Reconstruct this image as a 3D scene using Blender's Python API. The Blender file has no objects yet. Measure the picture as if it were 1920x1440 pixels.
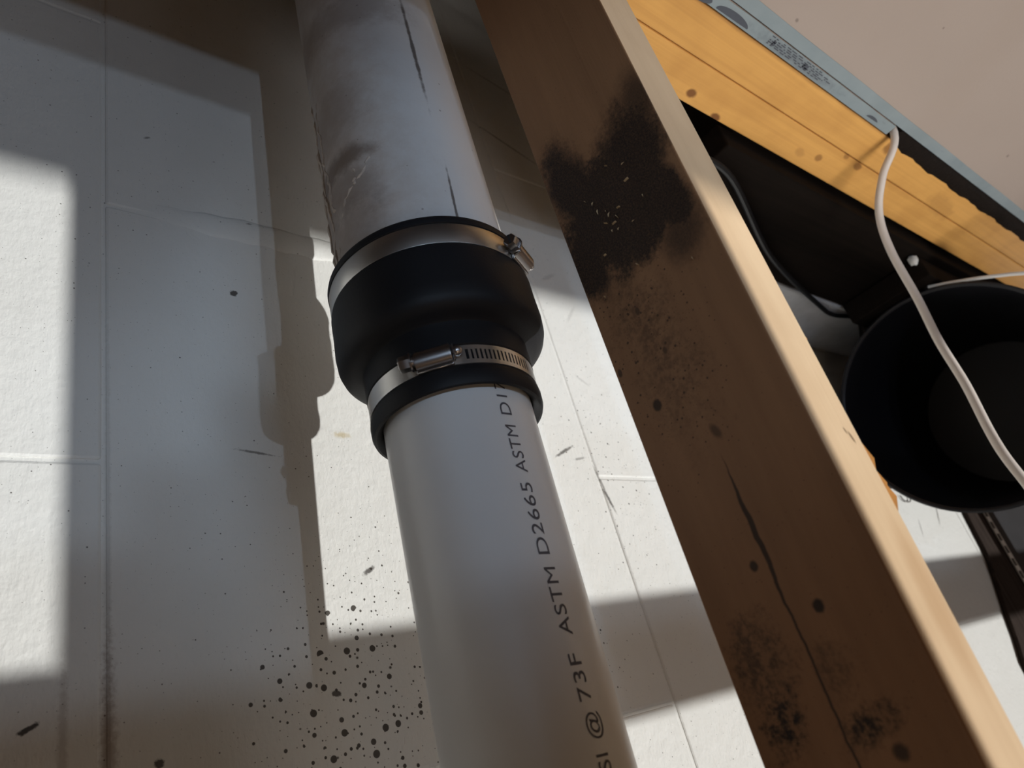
import bpy, bmesh, math, random
from mathutils import Vector, Matrix

# ------------------------------------------------------------------ frame
# Layout numbers are in millimetres in a survey frame:
#   x along the block wall, y from the camera towards the wall, z DOWN from camera height.
# W() turns them into world metres (floor at z = 0, camera 1.6 m above it).
def W(x, y, z):
    return Vector((-x/1000.0, y/1000.0, 1.6 - z/1000.0))
rnd = random.Random(7)
C = bpy.context.scene.collection
S = bpy.context.scene

# ------------------------------------------------------------------ camera
cam_d = bpy.data.cameras.new('camera')
cam = bpy.data.objects.new('camera', cam_d); C.objects.link(cam)
right = Vector((-0.76815042, -0.58709101, 0.25547812))
up = Vector((0.10404333, -0.50816962, -0.85494949))
back = Vector((0.63175938, -0.63014902, 0.45143361))
M = Matrix(((right.x, up.x, back.x, 0), (right.y, up.y, back.y, 0), (right.z, up.z, back.z, 0), (0, 0, 0, 1)))
M.translation = W(0, 0, 0)
cam.matrix_world = M
cam_d.sensor_width = 36.0
cam_d.lens = 1355.96/1920*36.0
cam_d.clip_start = 0.01
cam_d.dof.use_dof = True
cam_d.dof.focus_distance = 0.47
cam_d.dof.aperture_fstop = 11.0
S.camera = cam

# ------------------------------------------------------------------ light
S.view_settings.view_transform = 'Standard'
S.view_settings.look = 'None'
S.view_settings.gamma = 1.0
S.view_settings.use_curve_mapping = False
S.view_settings.exposure = 0.0

wd = bpy.data.worlds.new('sky'); S.world = wd
wd.use_nodes = True
wd.node_tree.nodes['Background'].inputs[0].default_value = (0.97, 0.97, 1.0, 1)
wd.node_tree.nodes['Background'].inputs[1].default_value = 2.4
pd = bpy.data.lights.new('window_portal', 'AREA'); pd.shape = 'RECTANGLE'; pd.size = 2.15; pd.size_y = 1.14
pd.cycles.is_portal = True
portal = bpy.data.objects.new('window_portal', pd); C.objects.link(portal)
portal.location = W(2065, -2038, -1819); portal.rotation_euler = (math.radians(90), 0, 0)

def aim(o, d):
    o.rotation_euler = Vector(d).to_track_quat('-Z', 'Y').to_euler()

sd = bpy.data.lights.new('sun', 'SUN'); sd.energy = 3.3; sd.angle = math.radians(0.53)
sd.color = (1.0, 1.0, 0.975)
sun = bpy.data.objects.new('sun', sd); C.objects.link(sun)
sun.location = W(2000, -3000, -2500)
aim(sun, (0.555, 1.0, -0.687))                       # through the high rear window

def spot(name, p, target, energy, col, size, rad, blend=0.3):
    l = bpy.data.lights.new(name, 'SPOT'); l.energy = energy; l.color = col
    l.spot_size = math.radians(size); l.spot_blend = blend; l.shadow_soft_size = rad
    o = bpy.data.objects.new(name, l); C.objects.link(o)
    o.location = W(*p); aim(o, W(*target) - W(*p)); return o
spot('cool_standin_lamp', (170, -1763, 31), (420, 437, 330), 11.8, (0.62, 0.78, 1.0), 46, 0.011)  # pair of stand-in lamps for the bluish second light on the wall
spot('cool_standin_lamp', (-40, -1747, -92), (420, 437, 330), 11.8, (0.62, 0.78, 1.0), 46, 0.011)

tl = bpy.data.lights.new('joist_fill', 'AREA'); tl.shape = 'RECTANGLE'; tl.size = 1.0; tl.size_y = 0.05  # added strip light to brighten joists and drywall, no real fitting
tl.energy = 3.7; tl.spread = math.radians(62); tl.color = (1.0, 0.95, 0.9)
tube = bpy.data.objects.new('joist_fill', tl); C.objects.link(tube)
tube.location = W(740, -600, -1500); aim(tube, W(740, 120, 485) - W(740, -600, -1500))

bl = bpy.data.lights.new('warm_fill', 'POINT'); bl.energy = 1.2; bl.color = (1.0, 0.76, 0.52); bl.shadow_soft_size = 0.12  # added warm fill near the camera to lift the unlit wall
warm_fill_ob = bpy.data.objects.new('warm_fill', bl); C.objects.link(warm_fill_ob)
warm_fill_ob.location = W(60, -170, -450)
spot('pipe_fill', (-900, -1300, -50), (250, 300, 215), 52, (0.58, 0.77, 1.0), 17, 0.05, 0.7)  # added cool fill aimed at the pipe

# ------------------------------------------------------------------ node helper
class NT:
    def __init__(s, name, rough=0.5, metal=0.0, spec=0.5):
        s.mat = bpy.data.materials.new(name); s.mat.use_nodes = True
        s.t = s.mat.node_tree; s.n = s.t.nodes; s.l = s.t.links
        s.b = s.n['Principled BSDF']
        s.b.inputs['Roughness'].default_value = rough
        s.b.inputs['Metallic'].default_value = metal
        s.b.inputs['Specular IOR Level'].default_value = spec
        tc = s.n.new('ShaderNodeTexCoord')
        v = s.n.new('ShaderNodeVectorMath'); v.operation = 'MULTIPLY_ADD'
        s.l.new(tc.outputs['Object'], v.inputs[0])
        v.inputs[1].default_value = (-1000, 1000, -1000); v.inputs[2].default_value = (0, 0, 1600)
        s.p = v.outputs[0]
        sx = s.n.new('ShaderNodeSeparateXYZ'); s.l.new(s.p, sx.inputs[0])
        s.x, s.y, s.z = sx.outputs
    def _in(s, sock, v):
        if v is None: return
        if hasattr(v, 'is_linked'): s.l.new(v, sock)
        else: sock.default_value = v
    def m(s, op, a, b=None, c=None, clamp=False):
        k = s.n.new('ShaderNodeMath'); k.operation = op; k.use_clamp = clamp
        for i, v in enumerate((a, b, c)): s._in(k.inputs[i], v)
        return k.outputs[0]
    def vec(s, x, y, z):
        k = s.n.new('ShaderNodeCombineXYZ')
        for i, v in enumerate((x, y, z)): s._in(k.inputs[i], v)
        return k.outputs[0]
    def scale(s, v, sc):
        k = s.n.new('ShaderNodeVectorMath'); k.operation = 'MULTIPLY'
        s._in(k.inputs[0], v); k.inputs[1].default_value = sc; return k.outputs[0]
    def noise(s, v, sc, det=3, rough=0.5, dist=0.0):
        k = s.n.new('ShaderNodeTexNoise'); s._in(k.inputs['Vector'], v)
        k.inputs['Scale'].default_value = sc; k.inputs['Detail'].default_value = det
        k.inputs['Roughness'].default_value = rough; k.inputs['Distortion'].default_value = dist
        return k.outputs[0]
    def step(s, v, a, b):                       # smooth 0..1 from a to b
        k = s.n.new('ShaderNodeMapRange'); k.interpolation_type = 'SMOOTHSTEP'
        s._in(k.inputs[0], v); s._in(k.inputs[1], a); s._in(k.inputs[2], b)
        k.inputs[3].default_value = 0; k.inputs[4].default_value = 1
        return k.outputs[0]
    def mix(s, f, a, b):
        k = s.n.new('ShaderNodeMix'); k.data_type = 'RGBA'
        s._in(k.inputs[0], f)
        for i, v in ((6, a), (7, b)):
            if isinstance(v, tuple): v = v if len(v) == 4 else v + (1,)
            s._in(k.inputs[i], v)
        return k.outputs[2]
    def blob(s, u, v, c, r, ang=0.0, soft=0.4, warp=None):
        du = s.m('SUBTRACT', u, c[0]); dv = s.m('SUBTRACT', v, c[1])
        ca, sa = math.cos(math.radians(ang)), math.sin(math.radians(ang))
        a = s.m('MULTIPLY', s.m('MULTIPLY_ADD', du, ca, s.m('MULTIPLY', dv, sa)), 1/r[0])
        b = s.m('MULTIPLY', s.m('MULTIPLY_ADD', du, -sa, s.m('MULTIPLY', dv, ca)), 1/r[1])
        d = s.m('SQRT', s.m('ADD', s.m('MULTIPLY', a, a), s.m('MULTIPLY', b, b)))
        if warp is not None: d = s.m('ADD', d, warp)
        return s.step(d, 1+soft, 1-soft)
    def vor(s, v, sc, dim='3D'):
        k = s.n.new('ShaderNodeTexVoronoi'); k.voronoi_dimensions = dim
        s._in(k.inputs['Vector'], v); k.inputs['Scale'].default_value = sc
        sp = s.n.new('ShaderNodeSeparateColor'); s.l.new(k.outputs['Color'], sp.inputs[0])
        return k.outputs['Distance'], sp.outputs[0]
    def specks(s, v, sc, dens, dim='3D'):        # scattered dots, dens 0..1
        d, r = s.vor(v, sc, dim)
        rad = s.m('MULTIPLY', s.m('POWER', r, 3.0), s.m('MULTIPLY', dens, 0.26))
        return s.step(s.m('SUBTRACT', rad, d), 0.0, 0.05)
    def mx(s, *a):
        o = a[0]
        for v in a[1:]: o = s.m('MAXIMUM', o, v)
        return o
    def bump(s, h, strength, dist):
        k = s.n.new('ShaderNodeBump'); k.inputs['Strength'].default_value = strength
        k.inputs['Distance'].default_value = dist
        s._in(k.inputs['Height'], h); s.l.new(k.outputs[0], s.b.inputs['Normal'])
    def color(s, v):
        if isinstance(v, tuple): v = v if len(v) == 4 else v + (1,)
        s._in(s.b.inputs['Base Color'], v); return s
    def roughness(s, v): s._in(s.b.inputs['Roughness'], v)

def plain(name, col, rough=0.5, metal=0.0, spec=0.5, nz=0.12, sc=0.05, bump=0.0, bsc=0.3):
    t = NT(name, rough, metal, spec)
    f = t.noise(t.p, sc, 4, 0.6)
    lo = tuple(c*(1-nz*1.6) for c in col); hi = tuple(min(1, c*(1+nz)) for c in col)
    t.color(t.mix(f, lo, hi))
    if bump: t.bump(t.noise(t.p, bsc, 3), bump, 0.001)
    return t.mat

# ------------------------------------------------------------------ materials
def mat_wall():
    t = NT('white_wall_paint', 0.55, 0, 0.35)
    n = t.noise(t.p, 0.012, 4, 0.6)
    col = t.mix(n, (0.70, 0.695, 0.66), (0.80, 0.80, 0.775))
    fine = t.noise(t.p, 0.25, 3, 0.7)
    col = t.mix(t.m('MULTIPLY', t.step(fine, 0.58, 0.8), 0.25), col, (0.62, 0.60, 0.54))
    pv = t.vec(t.x, t.z, 0.0)
    w = t.m('MULTIPLY', t.m('SUBTRACT', t.noise(t.p, 0.05, 3), 0.5), 0.9)
    dens = t.mx(t.m('MULTIPLY', t.blob(t.x, t.z, (228, 62), (62, 80), 0, 0.7, w), 1.15),
                t.m('MULTIPLY', t.blob(t.x, t.z, (250, 140), (40, 50), 0, 0.7, w), 0.55),
                t.m('MULTIPLY', t.blob(t.x, t.z, (420, 60), (70, 60), 0, 0.8, w), 0.55),
                t.m('MULTIPLY', t.blob(t.x, t.z, (540, 230), (90, 160), 0, 0.8, w), 0.5), 0.3)
    sp = t.mx(t.specks(pv, 0.11, dens, '2D'), t.specks(t.scale(pv, (1.02, .97, 1)), 0.24, dens, '2D'),
              t.m('MULTIPLY', t.specks(t.scale(pv, (.93, 1.1, 1)), 0.05, t.m('MULTIPLY', dens, 0.36), '2D'), 1.0))
    col = t.mix(t.m('MULTIPLY', sp, 0.93), col, (0.035, 0.026, 0.018))
    w2 = t.m('MULTIPLY', t.m('SUBTRACT', t.noise(t.p, 0.35, 3, 0.7), 0.5), 1.8)
    marks = [((178, 362), (3.2, 2.4), 20, .25, .9), ((58, 74), (4.6, 1.3), 25, .3, .95),
             ((182, 227), (11, .9), -8, .5, .7), ((479, 243), (13, 1.5), 25, .5, .8),
             ((497, 236), (7, 1.2), 10, .5, .5), ((216, 65), (2.6, 1.7), -20, .3, .9),
             ((115, 47), (2.2, 2.2), 0, .3, .9), ((252, 140), (5, 1.6), 30, .5, .85), ((519, 194), (1.6, 12), 15, .5, .8),
             ((516, 215), (1.2, 16), 10, .6, .55), ((1282, 172), (1.6, 22), -38, .5, .8), ((1190, 150), (1.5, 14), -30, .6, .5),
             ((121, 505), (2.2, 1.0), 30, .5, .6), ((540, 330), (9, 1.4), -35, .6, .2), ((560, 420), (14, 2), 50, .6, .16), ((553, 690), (48, 1.6), -21, .7, .6), ((570, 818), (36, 1.4), -13, .7, .5),
             ((545, 470), (12, 2.2), 30, .6, .2), ((196, 436), (2.2, .9), 15, .5, .6)]
    for c, r, a, so, k in marks:
        col = t.mix(t.m('MULTIPLY', t.blob(t.x, t.z, c, r, a, so, w2), k), col, (0.045, 0.036, 0.03))
    # rusty drip streaks beside the left joint and yellowish stain
    for c, r, k, cc in (((92, 40), (3.5, 62), .5, (.16, .09, .05)), ((72, 60), (2.0, 40), .32, (.2, .14, .1)),
                        ((249, 245), (6, 2.2), .55, (.5, .38, .14)), ((92, 180), (1.4, 120), .22, (.3, .26, .22)),
                        ((516, 120), (1.6, 170), .22, (.3, .27, .24)),
                        ((520, 1010), (140, 330), .0, (.2, .14, .1))):
        if k: col = t.mix(t.m('MULTIPLY', t.blob(t.x, t.z, c, r, 0, .6, w2), k), col, cc)
    t.color(col)
    h = t.m('ADD', t.m('MULTIPLY', t.noise(t.p, 0.09, 4, 0.6), 0.7), t.m('MULTIPLY', t.noise(t.scale(t.p, (1, 1, .45)), 0.45, 2), 0.3))
    t.bump(h, 0.55, 0.0022)
    return t.mat

def mat_wood(name, light, dark, axis='z', grain=0.35, rough=0.6, stretch=0.02, extra=None, wave=1.0):
    t = NT(name, rough, 0, 0.3)
    sc = {'z': (1, 1, stretch), 'x': (stretch, 1, 1), 'y': (1, stretch, 1)}[axis]
    v = t.scale(t.p, sc)
    g = t.noise(v, 0.11*wave, 4, 0.6, 0.6); g2 = t.noise(v, 0.7*wave, 2, 0.6)
    f = t.m('ADD', t.m('MULTIPLY', t.step(g, 0.3, 0.72), 0.7), t.m('MULTIPLY', g2, 0.3))
    col = t.mix(f, light, tuple(l+(d-l)*grain for l, d in zip(light, dark)))
    big = t.noise(t.p, 0.02, 3)
    col = t.mix(t.m('MULTIPLY', t.step(big, .45, .75), .25), col, dark)
    if extra: col = extra(t, col)
    t.color(col)
    if 'dark' in name: t.b.inputs['Specular IOR Level'].default_value = .08
    t.bump(g2, 0.25, 0.0006)
    return t.mat

def stud_extra(t, col):
    side = t.m('LESS_THAN', t.x, 280.6)                  # only the broad face that looks left: painted darker and browner to deepen its shade
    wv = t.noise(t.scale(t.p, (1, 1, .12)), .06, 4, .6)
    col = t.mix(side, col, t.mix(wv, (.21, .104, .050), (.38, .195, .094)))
    w = t.m('MULTIPLY', t.m('SUBTRACT', t.noise(t.p, 0.06, 5, 0.65), 0.5), 2.0)
    wf = t.m('MULTIPLY', t.m('SUBTRACT', t.noise(t.p, 0.5, 4, 0.7), 0.5), 1.6)
    ww = t.m('ADD', w, wf)
    big = t.m('MULTIPLY', t.m('SUBTRACT', t.noise(t.p, 0.035, 4, 0.6), 0.5), 1.1)
    mw = t.m('ADD', big, t.m('MULTIPLY', t.m('SUBTRACT', t.noise(t.p, 0.35, 5, 0.75), 0.5), 0.8))
    mold = t.mx(t.blob(t.y, t.z, (166, 242), (42, 37), 0, .2, mw), t.blob(t.y, t.z, (188, 280), (15, 34), -6, .35, mw),
                t.blob(t.y, t.z, (142, 262), (24, 31), 0, .35, mw), t.blob(t.y, t.z, (194, 225), (13, 23), 0, .25, mw),
                t.blob(t.y, t.z, (134, 226), (11, 24), 0, .3, mw), t.m('MULTIPLY', t.blob(t.y, t.z, (136, 202), (12, 15), 0, .6, mw), .8),
                t.m('MULTIPLY', t.blob(t.y, t.z, (128, 285), (11, 20), 10, .6, mw), .8))
    fuzz = t.noise(t.p, 0.9, 4, 0.8)
    m = t.m('MULTIPLY', mold, t.m('MULTIPLY_ADD', t.step(fuzz, .25, .65), .28, .70))
    blotch = t.m('MULTIPLY_ADD', t.step(t.noise(t.p, .28, 4, .7), .38, .6), .8, .2)
    for c, r, so, k, a in (((175, 172), (14, 42), .8, .45, -15), ((187, -14), (7, 12), .6, .97, 25), ((186, 10), (12, 13), .7, .7, 0),
                        ((152, -20), (10, 5), .7, .95, -20), ((156, -2), (7, 9), .7, .45, 0), ((180, 140), (10, 30), .8, .3, 0),
                        ((187, 133), (2.6, 3.2), .3, .85, 0), ((171, 155), (1.5, 2.2), .5, .7, 0), ((177, 183), (1.5, 2.6), .3, .7, 0),
                        ((172, 46), (2, 2.4), .3, .85, 0), ((152, 23), (2.3, 2.6), .3, .9, 0), ((201, 160), (1.4, 2.4), .3, .7, 0),
                        ((146, -31), (3, 3), .4, .8, 0), ((163, 106), (2, 4), .5, .6, -20)):
        if r[0] > 4: bb = t.m('MULTIPLY', t.blob(t.y, t.z, c, r, a, so, t.m('MULTIPLY', ww, 1.5)), blotch)
        else: bb = t.blob(t.y, t.z, c, r, a, so, t.m('MULTIPLY', ww, .3))
        m = t.mx(m, t.m('MULTIPLY', bb, k))
    # drying crack running down the face
    cw = t.m('MULTIPLY', t.m('SUBTRACT', t.noise(t.vec(t.z, 0, 0), .05, 3), .5), 5.0)
    cy = t.m('ADD', t.m('ADD', t.m('MULTIPLY', t.m('SUBTRACT', t.z, 30.0), .012), 164.6), cw)
    wd_ = t.m('MULTIPLY', t.step(t.z, 96.0, 60.0), t.m('MULTIPLY_ADD', t.step(t.z, 20.0, 60.0), .8, .45))
    crack = t.m('MULTIPLY', t.step(t.m('SUBTRACT', wd_, t.m('ABSOLUTE', t.m('SUBTRACT', t.y, cy))), -0.5, 0.3), t.step(t.z, 98.0, 90.0))
    m = t.mx(m, t.m('MULTIPLY', crack, .85))
    dens = t.m('MULTIPLY_ADD', t.blob(t.y, t.z, (176, 165), (28, 60), 0, .7), .75, .4)
    dots = t.mx(t.specks(t.p, .35, dens), t.m('MULTIPLY', t.specks(t.p, .8, dens), .7))
    m = t.mx(m, t.m('MULTIPLY', dots, .75))
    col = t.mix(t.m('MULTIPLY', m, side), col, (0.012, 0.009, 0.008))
    fc = t.m('GREATER_THAN', t.x, 283)
    st = t.m('MULTIPLY', t.blob(t.x, t.z, (306, 12), (8, 30), 0, .5), .4)
    col = t.mix(t.m('MULTIPLY', st, fc), col, (.50, .28, .13))
    for c, r in (((309, 83), (1.0, 2.8)), ((306, 86), (.7, 1.6))):
        col = t.mix(t.m('MULTIPLY', t.blob(t.x, t.z, c, r, 20, .4), .8), col, (.12, .06, .03))
    return col

def joist_extra(t, col):
    ed = t.m('ADD', t.y, t.m('MULTIPLY', t.noise(t.scale(t.p, (.3, 1, 1)), .1, 3), 3.0))
    col = t.mix(t.m('MULTIPLY', t.step(ed, 125.0, 120.6), .6), col, (.16, .06, .02))
    w = t.m('MULTIPLY', t.m('SUBTRACT', t.noise(t.p, .12, 3), .5), .9)
    for c, r, k in (((518, 186), (6, 4.2), .85), ((566, 194), (7, 3.6), .85), ((736, 177), (6, 4), .55), ((801, 163), (8, 4), .6),
                    ((770, 160), (5, 3), .5), ((704, 182), (9, 4), .25), ((812, 128), (10, 8), .6), ((1010, 150), (40, 12), .2)):
        col = t.mix(t.m('MULTIPLY', t.blob(t.x, t.y, c, r, 8, .35, w), k), col, (.13, .04, .015))
    return col

def mat_pvc(name, base, old):
    t = NT(name, 0.32, 0, 0.5)
    n = t.noise(t.p, .02, 4, .6)
    col = t.mix(n, tuple(b*.93 for b in base), base)
    if old:
        t.roughness(.45)
        w = t.m('MULTIPLY', t.m('SUBTRACT', t.noise(t.p, .05, 5, .7), .5), 2.2)
        d = t.m('MULTIPLY', t.noise(t.p, .08, 5, .7), 1.0)
        # grime on the left flank (local: low x side), thickest just below the coupling
        fl = t.step(t.m('ADD', t.x, t.m('MULTIPLY', t.m('ADD', w, t.m('MULTIPLY', t.m('SUBTRACT', t.noise(t.p, .5, 3, .7), .5), 1.2)), 9.0)), 258.0, 200.0)
        col = t.mix(t.m('MULTIPLY', fl, t.m('MULTIPLY_ADD', d, .75, .22)), col, (.40, .30, .235))
        for c, r, a, k in (((203, 372), (7, 10), 25, .75), ((200, 345), (9, 22), 15, .4), ((193, 310), (12, 22), 0, .35), ((200, 420), (14, 26), 0, .3),
                           ((222, 520), (34, 20), 0, .4)):
            col = t.mix(t.m('MULTIPLY', t.blob(t.x, t.z, c, r, a, .6, w), k), col, (.16, .11, .08))
        for (x0, z0), (x1, z1), wd_ in (((256, 530), (250, 416), 1.5), ((247.4, 340), (243, 288), .9)):
            L = math.hypot(x1-x0, z1-z0); a = math.degrees(math.atan2(z1-z0, x1-x0))
            wj = t.m('MULTIPLY', t.m('SUBTRACT', t.noise(t.p, .12, 4, .7), .5), 1.6)
            col = t.mix(t.m('MULTIPLY', t.blob(t.x, t.z, ((x0+x1)/2, (z0+z1)/2), (L/2, wd_), a, .45, wj), .85), col, (.06, .045, .035))
        col = t.mix(t.m('MULTIPLY', t.specks(t.p, .12, .5), .6), col, (.15, .1, .08))
        t.bump(t.noise(t.p, .06, 4), .2, .001)
    t.color(col)
    return t.mat

m_wall = mat_wall()
m_pvc = mat_pvc('white_pvc', (.80, .80, .80), False)
m_pvc_old = mat_pvc('aged_white_pvc', (.74, .74, .74), True)
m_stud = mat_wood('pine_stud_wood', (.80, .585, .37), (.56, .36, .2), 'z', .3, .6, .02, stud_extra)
m_joist = mat_wood('orange_joist_wood', (.74, .40, .115), (.40, .18, .045), 'x', .4, .5, .02, joist_extra)
m_plain_wood = mat_wood('brown_wood', (.20, .12, .06), (.09, .045, .02), 'x', .5, .7)
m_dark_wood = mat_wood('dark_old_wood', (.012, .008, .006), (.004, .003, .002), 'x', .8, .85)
m_dark_wood_z = mat_wood('dark_gap_wood', (.05, .036, .03), (.012, .008, .006), 'z', .8, .85)
m_rubber = plain('black_rubber', (.009, .009, .011), .55, 0, .3, .1, .05, .1, .6)
m_steel = plain('stainless_steel', (.70, .68, .65), .36, 1.0, .5, .05, .03)
m_steel2 = plain('stainless_screw_steel', (.52, .50, .50), .3, 1.0, .5, .1, .1)
m_dark = plain('slot_dark', (.01, .01, .01), .8)
m_ink = plain('faded_grey_ink', (.10, .095, .11), .6)
def mat_gyp():
    t = NT('pink_white_drywall', .85, 0, .2)
    col = t.mix(t.noise(t.p, .01, 4), (.38, .318, .277), (.41, .343, .30))
    for c, r in (((548, 89), (2.2, 1.4)), ((1000, 60), (2.5, 1.5)), ((700, 20), (1.2, 1.0))):
        col = t.mix(t.m('MULTIPLY', t.blob(t.x, t.y, c, r, 20, .5), .55), col, (.12, .10, .09))
    t.color(col); t.bump(t.noise(t.p, .5, 3), .15, .001)
    return t.mat
m_gyp = mat_gyp()
def mat_tape():
    t = NT('blue_grey_edge_tape', .7, 0, .2)
    col = t.mix(t.noise(t.p, .03, 4), (.20, .25, .27), (.30, .35, .37))
    # smudged print along the tape
    st = t.m('MULTIPLY', t.blob(t.x, t.y, (590, 114), (60, 5), 0, .7, t.m('MULTIPLY', t.m('SUBTRACT', t.noise(t.p, .2, 3), .5), 1.5)), .45)
    col = t.mix(st, col, (.10, .11, .13))
    col = t.mix(t.m('MULTIPLY', t.step(t.noise(t.scale(t.p, (.3, 1, 1)), .09, 4, .7), .6, .8), .55), col, (.12, .13, .14))
    t.color(col); return t.mat
m_tape = mat_tape()
m_print = plain('dark_print', (.07, .08, .10), .7)
m_bark = plain('dark_bark', (.010, .006, .004), .9, 0, .2, .5, .2, .8, .25)
m_cable = plain('white_cable_sheath', (.70, .63, .57), .5, 0, .4, .04)
m_black = plain('black_plastic', (.010, .010, .013), .45, 0, .4, .1)
m_blackcable = plain('black_cable', (.006, .006, .007), .5)
m_grime = plain('glue_and_grime', (.60, .52, .45), .7, 0, .3, .35, .15, .4, .3)
m_white = plain('white_bits', (.8, .8, .78), .6)
m_shav = plain('pale_shavings', (.50, .36, .2), .7, 0, .3, .3, .3)
m_splint = plain('orange_splinter', (.55, .24, .06), .6, 0, .3, .3, .2)
m_foot = plain('painted_footing', (.55, .56, .58), .7, 0, .3, .2, .03, .4, .1)
m_floor = mat_wood('floor_boards', (.22, .13, .07), (.1, .055, .025), 'x', .5, .7)
m_ceil = mat_wood('ceiling_boards', (.20, .12, .06), (.16, .08, .04), 'x', .5, .7)
m_room = plain('brown_room_wall', (.20, .13, .08), .8, 0, .2, .1, .01)
m_galv = plain('pale_metal_strip', (.66, .65, .62), .5, .1, .5, .2, .1)
m_panel = plain('charcoal_panel', (.022, .022, .025), .7, 0, .3, .3, .02)
m_wire = plain('thin_wire', (.12, .11, .1), .4, .6)

# ------------------------------------------------------------------ mesh helpers
def link(name, bm, mat, parent=None, smooth=False):
    bmesh.ops.recalc_face_normals(bm, faces=bm.faces)
    me = bpy.data.meshes.new(name); bm.to_mesh(me); bm.free()
    me.materials.append(mat)
    if smooth:
        me.polygons.foreach_set('use_smooth', [True]*len(me.polygons)); 
        try: me.set_sharp_from_angle(angle=math.radians(40))
        except Exception: pass
    o = bpy.data.objects.new(name, me); C.objects.link(o)
    if parent: o.parent = parent
    return o
def tag(o, label, cat, group=None):
    o['label'] = label; o['category'] = cat
    if group: o['group'] = group
    return o
def struct(o, label=None):
    o['kind'] = 'structure'
    if label: o['label'] = label
    return o
def thing(name, label, cat, loc=(0, 0, 0), group=None):
    o = bpy.data.objects.new(name, None); C.objects.link(o); o.empty_display_size = .02
    o.location = W(*loc)
    return tag(o, label, cat, group)
def part(name, bm, mat, parent, smooth=False):
    """mesh authored in world space, origin kept at the world origin, carried by its parent"""
    o = link(name, bm, mat, None, smooth)
    o.parent = parent
    w = Matrix.Identity(4); q = parent
    while q: w = q.matrix_basis @ (q.matrix_parent_inverse @ w) if q is parent else q.matrix_basis @ (q.matrix_parent_inverse @ w); q = q.parent
    o.matrix_parent_inverse = w.inverted()
    return o
def box(bm, a, b, bev=0.0, seg=1):
    a = W(*a); b = W(*b)
    lo = Vector(map(min, a, b)); hi = Vector(map(max, a, b))
    vs = [bm.verts.new((x, y, z)) for x in (lo.x, hi.x) for y in (lo.y, hi.y) for z in (lo.z, hi.z)]
    fs = [(0, 1, 3, 2), (4, 6, 7, 5), (0, 4, 5, 1), (2, 3, 7, 6), (0, 2, 6, 4), (1, 5, 7, 3)]
    F = [bm.faces.new([vs[i] for i in f]) for f in fs]
    if bev:
        es = list({e for f in F for e in f.edges})
        bmesh.ops.bevel(bm, geom=es, offset=bev/1000, segments=seg, affect='EDGES', profile=.5)
    return bm
def bx(a, b, bev=0.0, seg=1): return box(bmesh.new(), a, b, bev, seg)
def tube(pts, r, n=8, bm=None, cap=True):
    """round tube through survey points (mm); r may be a list"""
    bm = bm or bmesh.new(); P = [W(*p) for p in pts]; rings = []
    prev = None
    for i, p in enumerate(P):
        d = (P[min(i+1, len(P)-1)] - P[max(i-1, 0)]).normalized()
        if prev is None:
            a = Vector((0, 0, 1)) if abs(d.z) < .9 else Vector((1, 0, 0))
            u = d.cross(a).normalized()
        else: u = (prev - d*prev.dot(d)).normalized()
        prev = u; v = d.cross(u)
        rr = (r[i] if isinstance(r, (list, tuple)) else r)/1000
        rings.append([bm.verts.new(p + rr*(math.cos(2*math.pi*k/n)*u + math.sin(2*math.pi*k/n)*v)) for k in range(n)])
    for A, B in zip(rings, rings[1:]):
        for k in range(n): bm.faces.new((A[k], A[(k+1) % n], B[(k+1) % n], B[k]))
    if cap:
        bm.faces.new(rings[0][::-1]); bm.faces.new(rings[-1])
    return bm
def spline(pts, sub=8):
    out = []
    P = [Vector(p) for p in pts]
    for i in range(len(P)-1):
        p0 = P[max(i-1, 0)]; p1 = P[i]; p2 = P[i+1]; p3 = P[min(i+2, len(P)-1)]
        for k in range(sub):
            t = k/sub
            out.append(tuple(.5*((2*p1)+(p2-p0)*t+(2*p0-5*p1+4*p2-p3)*t*t+(3*p1-p0-3*p2+p3)*t**3)))
    out.append(tuple(P[-1])); return out

# pipe axis frame (survey mm)
AX0 = Vector((241.48010524, 296.5017494, 0)); AT = Vector((0.04406266, 0.02360272, 0.99874992))
E1 = Vector((-0.63013216, -0.77511716, 0.04611782)); E2 = Vector((-0.7752367, 0.63137651, 0.01928089))
def PA(s, R, ang):
    a = math.radians(ang)
    return AX0 + s*AT + R*(math.cos(a)*E1 + math.sin(a)*E2)
def lathe(prof, n=96, closed=False, frame=PA):
    bm = bmesh.new(); rings = []
    for s, r in prof:
        rings.append([bm.verts.new(W(*frame(s, r, 360*k/n))) for k in range(n)])
    pr = list(zip(rings, rings[1:]))
    if closed: pr.append((rings[-1], rings[0]))
    for A, B in pr:
        for k in range(n): bm.faces.new((A[k], A[(k+1) % n], B[(k+1) % n], B[k]))
    return bm
def loc_box(s, ang, R, ds, dw, dr, bev=.5, seg=2, bm=None, tilt=0):
    """little box on the pipe surface: centre (s, ang, R), half sizes along axis / tangent / radial"""
    bm = bm or bmesh.new()
    b2 = bmesh.new(); bmesh.ops.create_cube(b2, size=2.0)
    bmesh.ops.scale(b2, vec=(ds, dw, dr), verts=b2.verts)
    if bev: bmesh.ops.bevel(b2, geom=list(b2.edges), offset=bev, segments=seg, affect='EDGES', profile=.5)
    a = math.radians(ang); rad = math.cos(a)*E1 + math.sin(a)*E2; tan = -math.sin(a)*E1 + math.cos(a)*E2
    c = PA(s, R, ang); ct, st = math.cos(math.radians(tilt)), math.sin(math.radians(tilt))
    ax = ct*AT + st*tan; tn = -st*AT + ct*tan
    mp = {}
    for v in b2.verts:
        q = c + v.co.x*ax + v.co.y*tn + v.co.z*rad; mp[v] = bm.verts.new(W(*q))
    for f in b2.faces: bm.faces.new([mp[v] for v in f.verts])
    b2.free(); return bm
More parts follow.
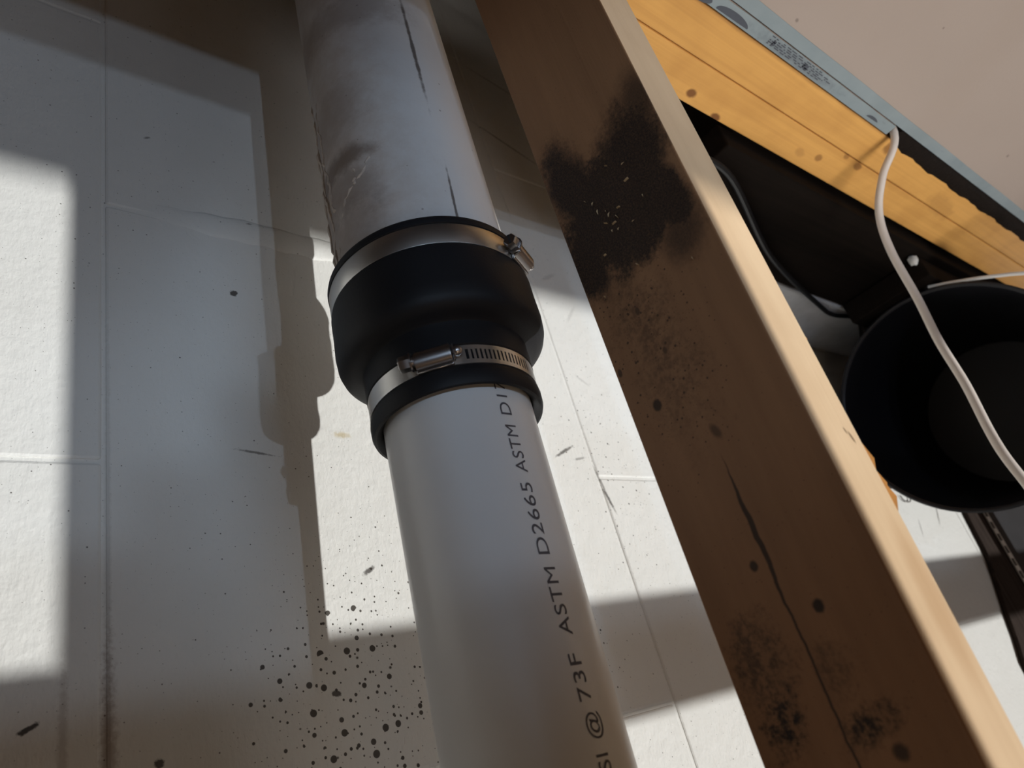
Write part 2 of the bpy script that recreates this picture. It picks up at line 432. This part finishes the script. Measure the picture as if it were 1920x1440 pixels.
def loc_cyl(s, a0, a1, R, r, n=12, bm=None, hexh=False):
    """cylinder lying along the tangent on the pipe, from angle a0 to a1 (straight)"""
    p0 = PA(s, R, a0); p1 = PA(s, R, a1)
    return tube([p0, p1], r, 6 if hexh else n, bm)

# ------------------------------------------------------------------ setting
root_wall = struct(link('wall_front', bx((-900, 437.95, 1600), (2100, 560, -2500)), m_wall), 'white painted concrete block wall behind the pipe, spotted with dirt')
xs = [-758, -334, 90, 514, 938, 1362, 1786]
for ci in range(len(xs)-1):
    off = 423 if ci % 2 == 0 else 217
    z = 1600.0; edges = [1600.0]
    k = off + 3*412
    while k > -2500:
        if k < 1600: edges.append(k)
        k -= 412
    edges.append(-2500.0)
    for zi in range(len(edges)-1):
        z1, z0 = edges[zi], edges[zi+1]
        g = 1.0
        dy = rnd.uniform(-.5, .4)
        x1 = xs[ci+1]
        part('block', bx((xs[ci]+g, 437+dy, z1-g), (x1-g, 443, z0+g), 2.0, 2), m_wall, root_wall)
# proud bed joint left of the pipe
bm = bmesh.new()
N = 40; prof = [(415, 0), (417, 1.6), (420, 2.6), (430, 3.0), (437, 2.6), (440.5, 1.0), (441, 0)]
rings = []
for i in range(N+1):
    x = 96 + i*(420-96)/N; f = min(1, i/10)*(1 + .15*math.sin(i*1.7)) * (1 if i < 26 else max(.05, 1-(i-26)/14))
    wob = 1.0*math.sin(i*.6) + .6*math.sin(i*1.9)
    rings.append([bm.verts.new(W(x, 437.6 - d*f, 428+(zz-428)*(.6+.4*f)+wob*.6+ (x-260)*.008)) for zz, d in prof])
for A, B in zip(rings, rings[1:]):
    for k in range(len(prof)-1): bm.faces.new((A[k], A[k+1], B[k+1], B[k]))
part('mortar_ridge', bm, m_wall, root_wall, True)

struct(link('floor', bx((-900, -2100, 1600), (3300, 560, 1660)), m_floor), 'brown board floor')
struct(link('ceiling', bx((-900, -2100, -2500), (3300, 560, -2560)), m_ceil), 'brown board ceiling')
struct(link('wall_left', bx((-960, -2100, 1600), (-900, 560, -2500)), m_room), 'plain wall left of the camera')
struct(link('wall_right', bx((3300, -2100, 1600), (3360, 560, -2500)), m_room), 'plain wall at the far right')
# rear wall with a high window the sun comes through
bm = bmesh.new()
wx0, wx1, wz0, wz1 = 980, 3150, -1238, -2400
box(bm, (-900, -2100, 1600), (3300, -2000, wz0)); box(bm, (-900, -2100, wz1), (3300, -2000, -2500))
box(bm, (-900, -2100, wz0), (wx0, -2000, wz1)); box(bm, (wx1, -2100, wz0), (3300, -2000, wz1))
struct(link('wall_rear', bm, m_room), 'wall behind the camera with a high window')
bm = bmesh.new()
box(bm, (wx0, -2100, wz0+40), (wx1, -2040, wz0-2)); box(bm, (wx0, -2100, wz1+2), (wx1, -2040, wz1-30))
struct(link('window_1', bm, m_plain_wood), 'high window opening behind the camera')

# narrow painted footing along the wall foot, right of the stud
struct(link('trim_1', bx((640, 338, 467), (1700, 436.5, 1600), 4, 2), m_foot), 'pale painted footing along the block wall, crossed by the black cable')

# ------------------------------------------------------------------ pipes and coupling
t = thing('drain_pipe', 'clean white plastic pipe with grey printed lettering, in the coupling narrow collar', 'pipe', (241, 297, 0))
part('pipe_wall', lathe([(-2490, 44.5), (190, 44.5), (190, 38), (-2490, 38)], 96, True), m_pvc, t, True)
# lettering wrapped on the pipe
def text_mesh(bm, word, s0, s1, angc, h=7.0, R=44.72):
    cu = bpy.data.curves.new('lettering', 'FONT'); cu.body = word; cu.size = 1.0; cu.offset = 0.0
    cu.space_character = 1.08
    o = bpy.data.objects.new('lettering', cu); C.objects.link(o)
    dg = bpy.context.evaluated_depsgraph_get(); dg.update()
    me = bpy.data.meshes.new_from_object(o.evaluated_get(dg))
    bpy.data.objects.remove(o); bpy.data.curves.remove(cu)
    X = [v.co.x for v in me.vertices]; Y = [v.co.y for v in me.vertices]
    x0, x1, y0, y1 = min(X), max(X), 0.0, 0.69
    vs = [bm.verts.new(W(*PA(s0+(v.co.x-x0)/(x1-x0)*(s1-s0), R, angc+math.degrees(((v.co.y-y0)/(y1-y0)-.5)*h/44.5)))) for v in me.vertices]
    for p in me.polygons:
        try: bm.faces.new([vs[i] for i in p.vertices])
        except ValueError: pass
    bpy.data.meshes.remove(me)
bm = bmesh.new()
for wrd, s0, s1, ac in (('PSI', -18.5, -6.5, -38.2), ('@', -.5, 10.5, -37.8), ('73F', 15.0, 35.5, -37.2), ('ASTM', 43.8, 76.3, -36.6),
                    ('D2665', 82.8, 121.3, -35.8), ('ASTM', 127.2, 155.3, -36.2), ('D1785', 161.8, 196, -35.8)):
    text_mesh(bm, wrd, s0, s1, ac)
part('printed_lettering', bm, m_ink, t)

t = thing('drain_pipe', 'wider white plastic pipe stained with brown grime, in the coupling wide collar', 'pipe', (285, 320, 1600))
part('pipe_wall', lathe([(225, 57.5), (1600, 57.5), (1600, 51), (225, 51)], 96, True), m_pvc_old, t, True)
# ridges of old glue and grime on the left flank
bm = bmesh.new()
def ridge(pts, r):
    P = []
    for i, (s, a) in enumerate(spline([(s, a, 0) for s, a in pts], 5) and [(q[0], q[1]) for q in spline([(s, a, 0) for s, a in pts], 5)]):
        P.append(tuple(PA(s+rnd.uniform(-.8, .8), 56.7, a+rnd.uniform(-1.3, 1.3))))
    rr = [1.45*r*(.4+.85*rnd.random())*(1 if 0 < i < len(P)-1 else .3) for i in range(len(P))]
    tube(P, rr, 7, bm)
ridge([(470, 74), (440, 70), (415, 73), (392, 68), (372, 71), (350, 66), (330, 64), (312, 67), (292, 66)], 1.5)
ridge([(455, 60), (432, 64), (410, 61), (388, 63), (366, 58), (348, 61), (338, 55)], 1.3)
ridge([(360, 17), (350, 24), (342, 34), (335, 44), (322, 52), (310, 58), (296, 61)], 1.0)
ridge([(366, 33), (352, 30), (344, 33)], .9)
ridge([(420, 77), (395, 79), (372, 76), (350, 78), (322, 75), (300, 74)], 1.6)
o = part('glue_ridges', bm, m_grime, t, True); o['kind'] = 'stuff'; o['label'] = 'brownish ridges of old glue and grime'

t = thing('rubber_coupling', 'black rubber reducing coupling joining the two white pipes, with two steel clamps', 'coupling', (251, 302, 232))
prof = [(182.0, 45.2), (179.4, 47.4), (178.2, 49.0), (178.6, 50.5), (181, 51.4), (186, 51.6), (189, 51.2), (190.6, 50.2), (203, 50.0), (204, 51.2), (208, 51.4), (217, 51.0),
        (220.0, 51.2), (220.9, 52.4), (222.2, 57.0), (224.0, 61.0), (226.6, 63.6), (230.5, 65.0), (238, 65.6), (250, 65.2), (263, 65.2), (265.4, 64.8), (266, 63.8), (281.6, 63.8), (282.2, 65.0),
        (285, 65.2), (287.4, 64.6), (288.6, 63.0), (288.6, 58.0), (240, 58.0), (230, 45.2)]
part('coupling_body', lathe(prof, 128, True), m_rubber, t, True)

def band(s0, s1, R, slots=None):
    """steel strap, one closed ring; slots = (first angle, last angle, pitch) cut right through"""
    th = .7
    if not slots:
        return lathe([(s0, R-th), (s0, R-.1), (s0+.25, R), (s1-.25, R), (s1, R-.1), (s1, R-th)], 144, True)
    a0, a1, pitch = slots
    A = []; a = a0; n = int(round((a1-a0)/pitch))
    gap = pitch*.42
    for i in range(n): A += [(a0+i*pitch, False), (a0+i*pitch+pitch-gap, True)]   # (start, is_slot)
    A.append((a1, False))
    rest = 360-(a1-a0); k = 60
    for i in range(1, k): A.append((a1+rest*i/k, False))
    S_ = [s0, s0+2.7, s1-2.7, s1]
    bm = bmesh.new(); O = []; I = []
    for ang, _ in A:
        O.append([bm.verts.new(W(*PA(s, R, ang))) for s in S_]); I.append([bm.verts.new(W(*PA(s, R-th, ang))) for s in S_])
    L = len(A)
    for i in range(L):
        j = (i+1) % L
        for r in range(3):
            if A[i][1] and r == 1:
                for (p, q) in (((i, 1), (i, 2)), ((i, 2), (j, 2)), ((j, 2), (j, 1)), ((j, 1), (i, 1))):
                    bm.faces.new((O[p[0]][p[1]], O[q[0]][q[1]], I[q[0]][q[1]], I[p[0]][p[1]]))
            else:
                bm.faces.new((O[i][r], O[j][r], O[j][r+1], O[i][r+1])); bm.faces.new((I[i][r], I[i][r+1], I[j][r+1], I[j][r]))
        bm.faces.new((O[i][0], I[i][0], I[j][0], O[j][0])); bm.faces.new((O[i][3], O[j][3], I[j][3], I[i][3]))
    return bm
def clamp(s0, s1, R, ah, head_dir, slots, lab):
    """hose clamp: band (part) > screw housing, screw (sub-parts)"""
    b = part('hose_clamp', band(s0, s1, R, slots), m_steel, t, True); b['label'] = lab
    sc = (s0+s1)/2; d = head_dir
    deg = math.degrees(1/R)
    bm = bmesh.new()
    # saddle that wraps the band, arched housing above the screw
    loc_box(sc, ah, R+.5, (s1-s0)/2+.5, 10.5, .7, .3, 1, bm)
    hs = []
    nseg = 9
    for e in (-10.2, 10.2):
        ring = []
        for i in range(nseg+1):
            th = math.pi*i/nseg
            ring.append((sc+5.9*math.cos(th)*(1 if abs(math.cos(th)) < .8 else 1.0), R+1.0+6.2*math.sin(th)**.7, e))
        hs.append(ring)
    a = math.radians(ah); rad = math.cos(a)*E1+math.sin(a)*E2; tan = -math.sin(a)*E1+math.cos(a)*E2
    def q(s, r, e): return W(*(AX0+s*AT+r*rad+e*tan))
    V0 = [bm.verts.new(q(*p)) for p in hs[0]]; V1 = [bm.verts.new(q(*p)) for p in hs[1]]
    for i in range(nseg): bm.faces.new((V0[i], V0[i+1], V1[i+1], V1[i]))
    bm.faces.new(V0); bm.faces.new(V1[::-1]); bm.faces.new((V0[0], V1[0], V1[-1], V0[-1]))
    bmesh.ops.bevel(bm, geom=[e for f in bm.faces for e in f.edges if len(f.verts) > 8], offset=.0006, segments=2, affect='EDGES')
    # crimped ears at the two ends
    loc_box(sc, ah-10.6*deg, R+2.2, 5.0, .5, 2.2, .2, 1, bm)
    part('screw_housing', bm, m_steel2, b, True)
    # screw: hexagonal slotted head on one end, worm tip on the other
    bm = bmesh.new()
    def seg(e0, e1, r, n, rot=0):
        p0 = AX0+sc*AT+(R+3.6)*rad+e0*tan; p1 = AX0+sc*AT+(R+3.6)*rad+e1*tan
        tube([p0, p0+(p1-p0)*.12, p0+(p1-p0)*.88, p1], [r*.86, r, r, r*.86], n, bm)
    seg(d*10.0, d*12.2, 2.9, 14); seg(d*11.8, d*19.0, 4.6, 6); seg(d*11.4, d*12.6, 5.4, 20)
    part('screw', bm, m_steel2, b, True)
    bm = bmesh.new()
    p0 = AX0+sc*AT+(R+3.6)*rad+d*19.1*tan
    for k in (1,):
        u = AT; v = rad
        vs = [bm.verts.new(W(*(p0+du*u+dv*v))) for du, dv in ((-3.4, -.7), (3.4, -.7), (3.4, .7), (-3.4, .7))]
        vs2 = [bm.verts.new(W(*(p0+du*u+dv*v-d*1.2*tan))) for du, dv in ((-3.4, -.7), (3.4, -.7), (3.4, .7), (-3.4, .7))]
        bm.faces.new(vs); bm.faces.new(vs2[::-1])
        for i in range(4): bm.faces.new((vs[i], vs[(i+1) % 4], vs2[(i+1) % 4], vs2[i]))
    part('screw_slot', bm, m_dark, b)
    bm = bmesh.new()
    bmesh.ops.create_uvsphere(bm, u_segments=14, v_segments=8, radius=.0031)
    c = W(*(AX0+sc*AT+(R+2.6)*rad-d*13.2*tan))
    bmesh.ops.translate(bm, vec=c, verts=bm.verts)
    part('worm_tip', bm, m_steel2, b, True)
    return b
clamp(190.9, 202.9, 50.9, 6.0, 1, (-66.0, -13.6, 3.05), 'lower-size slotted steel band clamp on the narrow collar')
clamp(266.3, 281.3, 64.7, -66.0, 1, None, 'plain steel band clamp on the wide collar')

# ------------------------------------------------------------------ stud
t = thing('wooden_stud', 'pale pine wall stud with a big black mould patch, right of the pipe', 'stud', (299, 162, 1600))
SX0, SX1, SY0, SY1 = 279.9, 316.6, 121.0, 203.9
bm = bx((SX0, SY0, 1600), (SX1, SY1, -699), .7, 2)
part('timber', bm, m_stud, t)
# wood shavings caught in the mould
bm = bmesh.new()
shv = [(1128, 378), (1140, 395), (1118, 345), (1150, 388), (1145, 407), (1121, 455), (1118, 463), (1200, 490), (1270, 490), (1135, 549), (1190, 335), (1180, 306)]
fl = [(170, 243), (166, 238), (177, 257), (163, 242), (168, 231), (182, 224), (172, 233), (166, 205), (137, 186), (192, 203), (152, 252), (150, 262), (160, 270), (176, 250), (158, 228), (147, 236), (174, 240), (169, 236), (171, 246), (181, 262)]
for y, z in fl:
    L = rnd.uniform(1.2, 3.2); w_ = rnd.uniform(.3, .8); a = rnd.uniform(0, math.pi)
    cy, sy = math.cos(a), math.sin(a)
    c = [(SX0-.2, -L/2, -w_/2), (SX0-.2, L/2, -w_/2), (SX0-.9, L/2, w_/2), (SX0-1.2, -L/2, w_/2), (SX0-1.6, 0, 0)]
    v = [bm.verts.new(W(p[0], y+p[1]*cy-p[2]*sy, z+p[1]*sy+p[2]*cy)) for p in c]
    for f in ((0, 1, 4), (1, 2, 4), (2, 3, 4), (3, 0, 4), (3, 2, 1, 0)): bm.faces.new([v[i] for i in f])
o = part('wood_shavings', bm, m_shav, t); o['kind'] = 'stuff'; o['label'] = 'pale shavings caught in the black mould'
# splinters torn from the right-hand edge
for z0, z1, dx, yy in ((84, 66, 6.0, 121.5), (74, 54, 8.5, 122.5), (66, 48, 7.5, 121.2), (60, 47, 7.0, 125), (188, 184, 1.2, 121.4), (138, 134, 1.8, 121.2)):
    bm = bmesh.new()
    p = [(SX1-1.2, yy, z0), (SX1-1.0, yy+1.6, z0), (SX1+dx, yy+.4, (z0*.45+z1*.55)), (SX1+dx*.8, yy+2, (z0*.4+z1*.6)), (SX1-1.0, yy, z1), (SX1-1.0, yy+1.6, z1)]
    v = [bm.verts.new(W(*q)) for q in p]
    for f in ((0, 1, 3, 2), (2, 3, 5, 4), (0, 2, 4), (1, 5, 3), (0, 4, 5, 1)): bm.faces.new([v[i] for i in f])
    part('splinter', bm, m_splint, t)

# ------------------------------------------------------------------ doubled joists and drywall
JZ = 485.0
t = thing('wooden_joist', 'yellow-orange joist of a pair, directly beside the blue drywall edge', 'joist', (320, 139, 640))
part('timber', bx((317.4, 120.4, 640), (1700, 157.4, JZ), 1.2, 2), m_joist, t)
# dark waney bark edge on its right half
bm = bmesh.new(); rings = []
n = 70
for i in range(n+1):
    x = 796.5 + i*(1700-796.5)/n
    f = min(1, i/3)
    wv = (14 + 3.0*math.sin(i*.9)+2*math.sin(i*2.3) + min(4.5, i*.25))*f
    wv *= 1.0 if i > 1 else .6
    y0 = 106.8
    yy = [y0, y0+.3, y0+4, y0+8, 119.2+.1*wv, 119.6+wv*.30, 119.6+wv*.36]
    zz = [JZ+30, JZ-1.0+rnd.uniform(-.8, .8), JZ-4.2*f+rnd.uniform(-.8, .8), JZ-4.6*f+rnd.uniform(-1, 1), JZ-3.6*f+rnd.uniform(-1, 1), JZ-1.6*f+rnd.uniform(-.5, .5), JZ+.3]
    rings.append([bm.verts.new(W(x+rnd.uniform(-3, 3), a, b)) for a, b in zip(yy, zz)])
for A, B in zip(rings, rings[1:]):
    for k in range(6): bm.faces.new((A[k], A[k+1], B[k+1], B[k]))
bm.faces.new(rings[0]); bm.faces.new(rings[-1][::-1])
o = part('bark_edge', bm, m_bark, t, True); o['label'] = 'dark rough bark edge'
t = thing('wooden_joist', 'yellow-orange joist of a pair with brown knots, on the side facing the dark gap', 'joist', (320, 178, 640))
part('timber', bx((317.4, 158.4, 640), (1700, 196.4, JZ+.6), 1.4, 2), m_joist, t)

def tape(y0, y1, x1, top, parent):
    bm = bmesh.new(); n = 60; A = []
    for i in range(n+1):
        x = 318+i*(x1-318)/n; w1 = .25*math.sin(i*.7)
        A.append([bm.verts.new(W(x, y0+.15+w1*.2, top+1.2)), bm.verts.new(W(x, y0+.3+w1, top-.45)), bm.verts.new(W(x, (y0+y1)/2, top-.5)), bm.verts.new(W(x, y1-.2, top-.4)), bm.verts.new(W(x, y1-.2, top+1.2))])
    for P, Q in zip(A, A[1:]):
        for k in range(4): bm.faces.new((P[k], P[k+1], Q[k+1], Q[k]))
    bm.faces.new(A[0]); bm.faces.new(A[-1][::-1])
    o = part('edge_tape', bm, m_tape, parent, True); o['label'] = 'blue-grey paper edge tape'
t = thing('drywall_sheet', 'pinkish drywall sheet lying flat at the upper right with a blue taped edge', 'drywall', (1200, -100, 497.5))
part('board', bx((318, -304, 497.5), (1700, 106.4, JZ), .8, 2), m_gyp, t)
tape(94.7, 106.4, 1700, JZ, t)
t_in = thing('drywall_strip', 'narrow upright drywall offcut showing only its blue edge with smudged dark print', 'drywall', (550, 113.4, 1600))
part('board', bx((318, 107.4, 1600), (784, 119.4, JZ+.3), .8, 2), m_gyp, t_in)
tape(107.4, 119.4, 784, JZ+.3, t_in)
t = thing('bench_frame', 'timber frame under the flat drywall sheet', 'frame', (1200, -100, 1600))
part('rail', bx((318, 40, 498), (1700, 95, 590), 1), m_plain_wood, t)
part('rail', bx((318, -300, 498), (1700, -250, 590), 1), m_plain_wood, t)
for x0 in (330, 1640):
    for y0 in (45, -295): part('leg', bx((x0, y0, 590), (x0+45, y0+45, 1600), 1), m_plain_wood, t)
# smudged print on the inner edge: two rounded figures, lines of small type
bm = bmesh.new()
def pquad(x, y, w_, h_, a=0.0, z=JZ-.42):
    c, s = math.cos(a), math.sin(a)
    v = [bm.verts.new(W(x+dx*c-dy*s, y+dx*s+dy*c, z)) for dx, dy in ((-w_/2, -h_/2), (w_/2, -h_/2), (w_/2, h_/2), (-w_/2, h_/2))]
    bm.faces.new(v)
def pdisc(x, y, rx, ry, z=JZ-.42, a0=0, a1=360, n=20):
    v = [bm.verts.new(W(x+rx*math.cos(math.radians(a0+(a1-a0)*i/n)), y+ry*math.sin(math.radians(a0+(a1-a0)*i/n)), z)) for i in range(n)]
    bm.faces.new(v)
pdisc(489, 117, 22, 5.4, a0=170, a1=372); pdisc(440, 116.5, 20, 4.6)
for r_ in range(5):
    x = 540.0; y = 109.2 + r_*1.75
    while x < 640:
        w_ = rnd.uniform(2, 8)
        if rnd.random() < .8: pquad(x+w_/2, y+rnd.uniform(-.15, .15), w_, .95)
        x += w_+rnd.uniform(1.2, 4)
for x in (548, 600, 604): pquad(x, 113.5, 4, 4.5)
pdisc(742, 116, 12, 3.4, a0=180, a1=360)
o = part('printed_marks', bm, m_print, t_in); o['kind'] = 'stuff'

# ------------------------------------------------------------------ right-hand background
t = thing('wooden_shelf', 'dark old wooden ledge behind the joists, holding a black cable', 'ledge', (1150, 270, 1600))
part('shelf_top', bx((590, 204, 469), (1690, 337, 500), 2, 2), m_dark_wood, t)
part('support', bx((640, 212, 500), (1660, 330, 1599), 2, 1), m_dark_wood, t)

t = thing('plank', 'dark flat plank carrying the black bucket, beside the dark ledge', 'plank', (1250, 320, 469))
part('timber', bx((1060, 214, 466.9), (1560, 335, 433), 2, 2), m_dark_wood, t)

# bucket on its side, mouth towards the camera
BC = Vector((1094, 270, 274.5)); az, el = math.radians(84), math.radians(4.7)
BA = Vector((math.cos(el)*math.sin(az), math.cos(el)*math.cos(az), math.sin(el)))
BU = Vector((0, 0, 1)) - BA*BA.z; BU.normalize(); BV = BA.cross(BU)
def BP(s, R, ang):
    a = math.radians(ang); return BC + s*BA + R*(math.cos(a)*BU + math.sin(a)*BV)
t = thing('bucket', 'black plastic bucket lying on its side with its mouth open, behind the white cable', 'bucket', (1200, 280, 433))
part('bucket_body', lathe([(2, 154), (60, 149.5), (340, 126), (345, 122), (345, 0.1), (341, 0.1), (341, 119), (336, 122.5), (60, 146.5), (2, 151)], 72, False, BP), m_black, t, True)
part('rim', lathe([(0, 151), (-2, 153), (-2.5, 155), (-1, 157.2), (6, 157.4), (8, 156), (8, 153), (2, 151)], 96, True, BP), m_black, t, True)
def bail():
    pts = []
    P0 = BP(4, 161, 14); P1 = BP(4, 161, 176)
    mid = (P0+P1)/2 + 400*BV - 20*BA
    for k in range(31):
        u = k/30; q = P0*(1-u)**2 + 2*u*(1-u)*mid + P1*u*u
        pts.append(tuple(q))
    return pts
part('bail', tube(bail(), 2.6, 8), m_white, t, True)
for ang in (14, 176):
    bm = bmesh.new(); p = BP(10, 156, ang); q_ = BP(10, 163, ang); tube([p, q_], 7, 12, bm); part('lug', bm, m_black, t, True)

# white cable coming up out of the joist gap
dirs = [(.826, .113, .56, 946), (.845, .125, .521, 934), (.858, .158, .488, 925), (.870, .185, .457, 925), (.887, .2, .416, 925), (.911, .209, .355, 925),
        (.928, .218, .302, 920), (.943, .222, .247, 915), (.954, .229, .195, 910), (.959, .231, .162, 905), (.965, .229, .127, 905), (.970, .226, .094, 910), (.974, .21, .04, 930), (.977, .19, -.06, 980), (.975, .15, -.2, 1050)]
pts = [(a*d, b*d, c*d) for a, b, c, d in dirs]
pts[0] = (790, 113.1, 560); pts[1] = (790, 113.1, 484)
tag(link('cable', tube(spline(pts, 8), [3.9+1.0*min(1, i/70) for i in range(len(pts)*8-7)], 12), m_cable, None, True), 'white sheathed cable running from the joist gap across the front of the bucket', 'cable')

# black cables on the dark ledge
c1 = [(560, 225, 463), (628, 231, 463), (807, 300, 463), (1004, 345, 462), (1060, 352, 461), (1120, 344, 461), (1190, 372, 461), (1260, 405, 461)]
tag(link('cable', tube(spline(c1, 8), 3.6, 8), m_blackcable, None, True), 'black cable curving over the dark ledge behind the joists', 'cable')
# white crumb on the ledge
bm = bmesh.new(); bmesh.ops.create_icosphere(bm, subdivisions=2, radius=.0075)
for v in bm.verts: v.co *= rnd.uniform(.75, 1.15)
bmesh.ops.scale(bm, vec=(.8, .9, 1.15), verts=bm.verts)
bmesh.ops.translate(bm, vec=W(1052, 220, 461), verts=bm.verts)
tag(link('foam_crumb', bm, m_white, None, True), 'tiny white foam crumb on the dark ledge beside the cable', 'crumb')

# small bent wire on the wall
wp = [(1172, 435.2, 202), (1174, 434.5, 195), (1184, 434.2, 191), (1198, 434.4, 193), (1201, 434.8, 200), (1199, 435.6, 204)]
tag(link('bent_wire', tube(spline(wp, 4), .9, 6), m_wire, None, True), 'small bent dark wire on the white wall below the bucket', 'wire')

# dark board put in place of the black gap ending the wall, slotted strip, dark panel
t = thing('board', 'dark upright board standing in for the black gap at the right end of the white wall', 'board', (1420, 432, 1600))
bm = bmesh.new()
edge = [(1420, 1600), (1400, 470), (1390, 240), (1388, 179), (1380, 130), (1376, 102), (1352, 60), (1319, 8), (1300, -30), (1276, -64), (1268, -140), (1262, -400), (1260, -2495)]
F = []
for x, z in edge:
    F.append([bm.verts.new(W(x, 436.3, z)), bm.verts.new(W(x+.5, 429.5, z)), bm.verts.new(W(1452, 429.5, z)), bm.verts.new(W(1452, 436.3, z))])
for A, B in zip(F, F[1:]):
    for k in range(4): bm.faces.new((A[k], A[(k+1) % 4], B[(k+1) % 4], B[k]))
bm.faces.new(F[0]); bm.faces.new(F[-1][::-1])
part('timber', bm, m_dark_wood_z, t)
t = thing('slotted_strip', 'pale slotted metal strip standing at the edge of the charcoal panel', 'strip', (1462, 428, 1600))
bm = bmesh.new(); zz = 700.0
box(bm, (1453, 426, 1599), (1455.5, 428, -2490)); box(bm, (1469, 426, 1599), (1471.5, 428, -2490))
z = 1590.0
while z > -700:
    box(bm, (1455.5, 426, z), (1469, 428, z-9)); z -= 22
part('strip', bm, m_galv, t)
t = thing('panel', 'charcoal upright panel at the far right edge', 'panel', (1700, 432, 1600))
part('sheet', bx((1472, 428, 1600), (2098, 437.5, -2490), 1, 1), m_panel, t)

# ------------------------------------------------------------------ unseen timber added behind and above the camera to block and shape the light
t = thing('shadow_bars', 'unseen added timber railing with a post and a rail standing behind the camera', 'gobo', (574, -440, 1600))  # post and rail added for the bar shadows on the wall
part('post', bx((560, -450, 1600), (592, -430, -2499), 1), m_plain_wood, t)
part('rail', bx((-300, -450, -507), (559, -430, -590.6), 1), m_plain_wood, t)
part('rail', bx((593, -450, -507), (2300, -430, -590.6), 1), m_plain_wood, t)
part('end_post', bx((-340, -460, 1600), (-300, -420, -2499), 1), m_plain_wood, t)
part('end_post', bx((2300, -460, 1600), (2340, -420, -2499), 1), m_plain_wood, t)
t = thing('low_light_block', 'unseen added timber partition on the floor behind the camera', 'occluder', (300, -323, 1600))  # added to cut the cool light off the lower wall
part('boards', bx((-700, -340, 1600), (1300, -306, 391), 2), m_plain_wood, t)
t = thing('stepped_light_block', 'unseen added stepped stringer hanging from the ceiling behind the camera', 'blocker', (300, -883, -2500))  # steps shaped to give the cool light its stepped edge
bm = bmesh.new()
for x0, x1, zb in ((-900, -400, -14), (-400, 18, 8), (18, 38, 29), (38, 110, 53), (110, 700, 50)):
    box(bm, (x0, -890, zb), (x1, -870, -250))
for x0 in (-380, 620): box(bm, (x0, -890, -250), (x0+60, -870, -2499))
part('timber', bm, m_plain_wood, t)
t = thing('overhead_light_block', 'board platform added unseen above the camera, carried by the stud', 'baffle', (500, 0, -700))  # added to keep the strip light off pipe and wall
for y0, y1 in ((-267, -140), (-137, -10), (-7, 120), (123, 222), (338, 424)):
    part('board', bx((-700, y0, -700), (1750, y1, -738), 1), m_plain_wood, t)
for x0 in (-700, 1702):
    part('post', bx((x0, -60, 1600), (x0+50, -10, -700), 1), m_plain_wood, t)
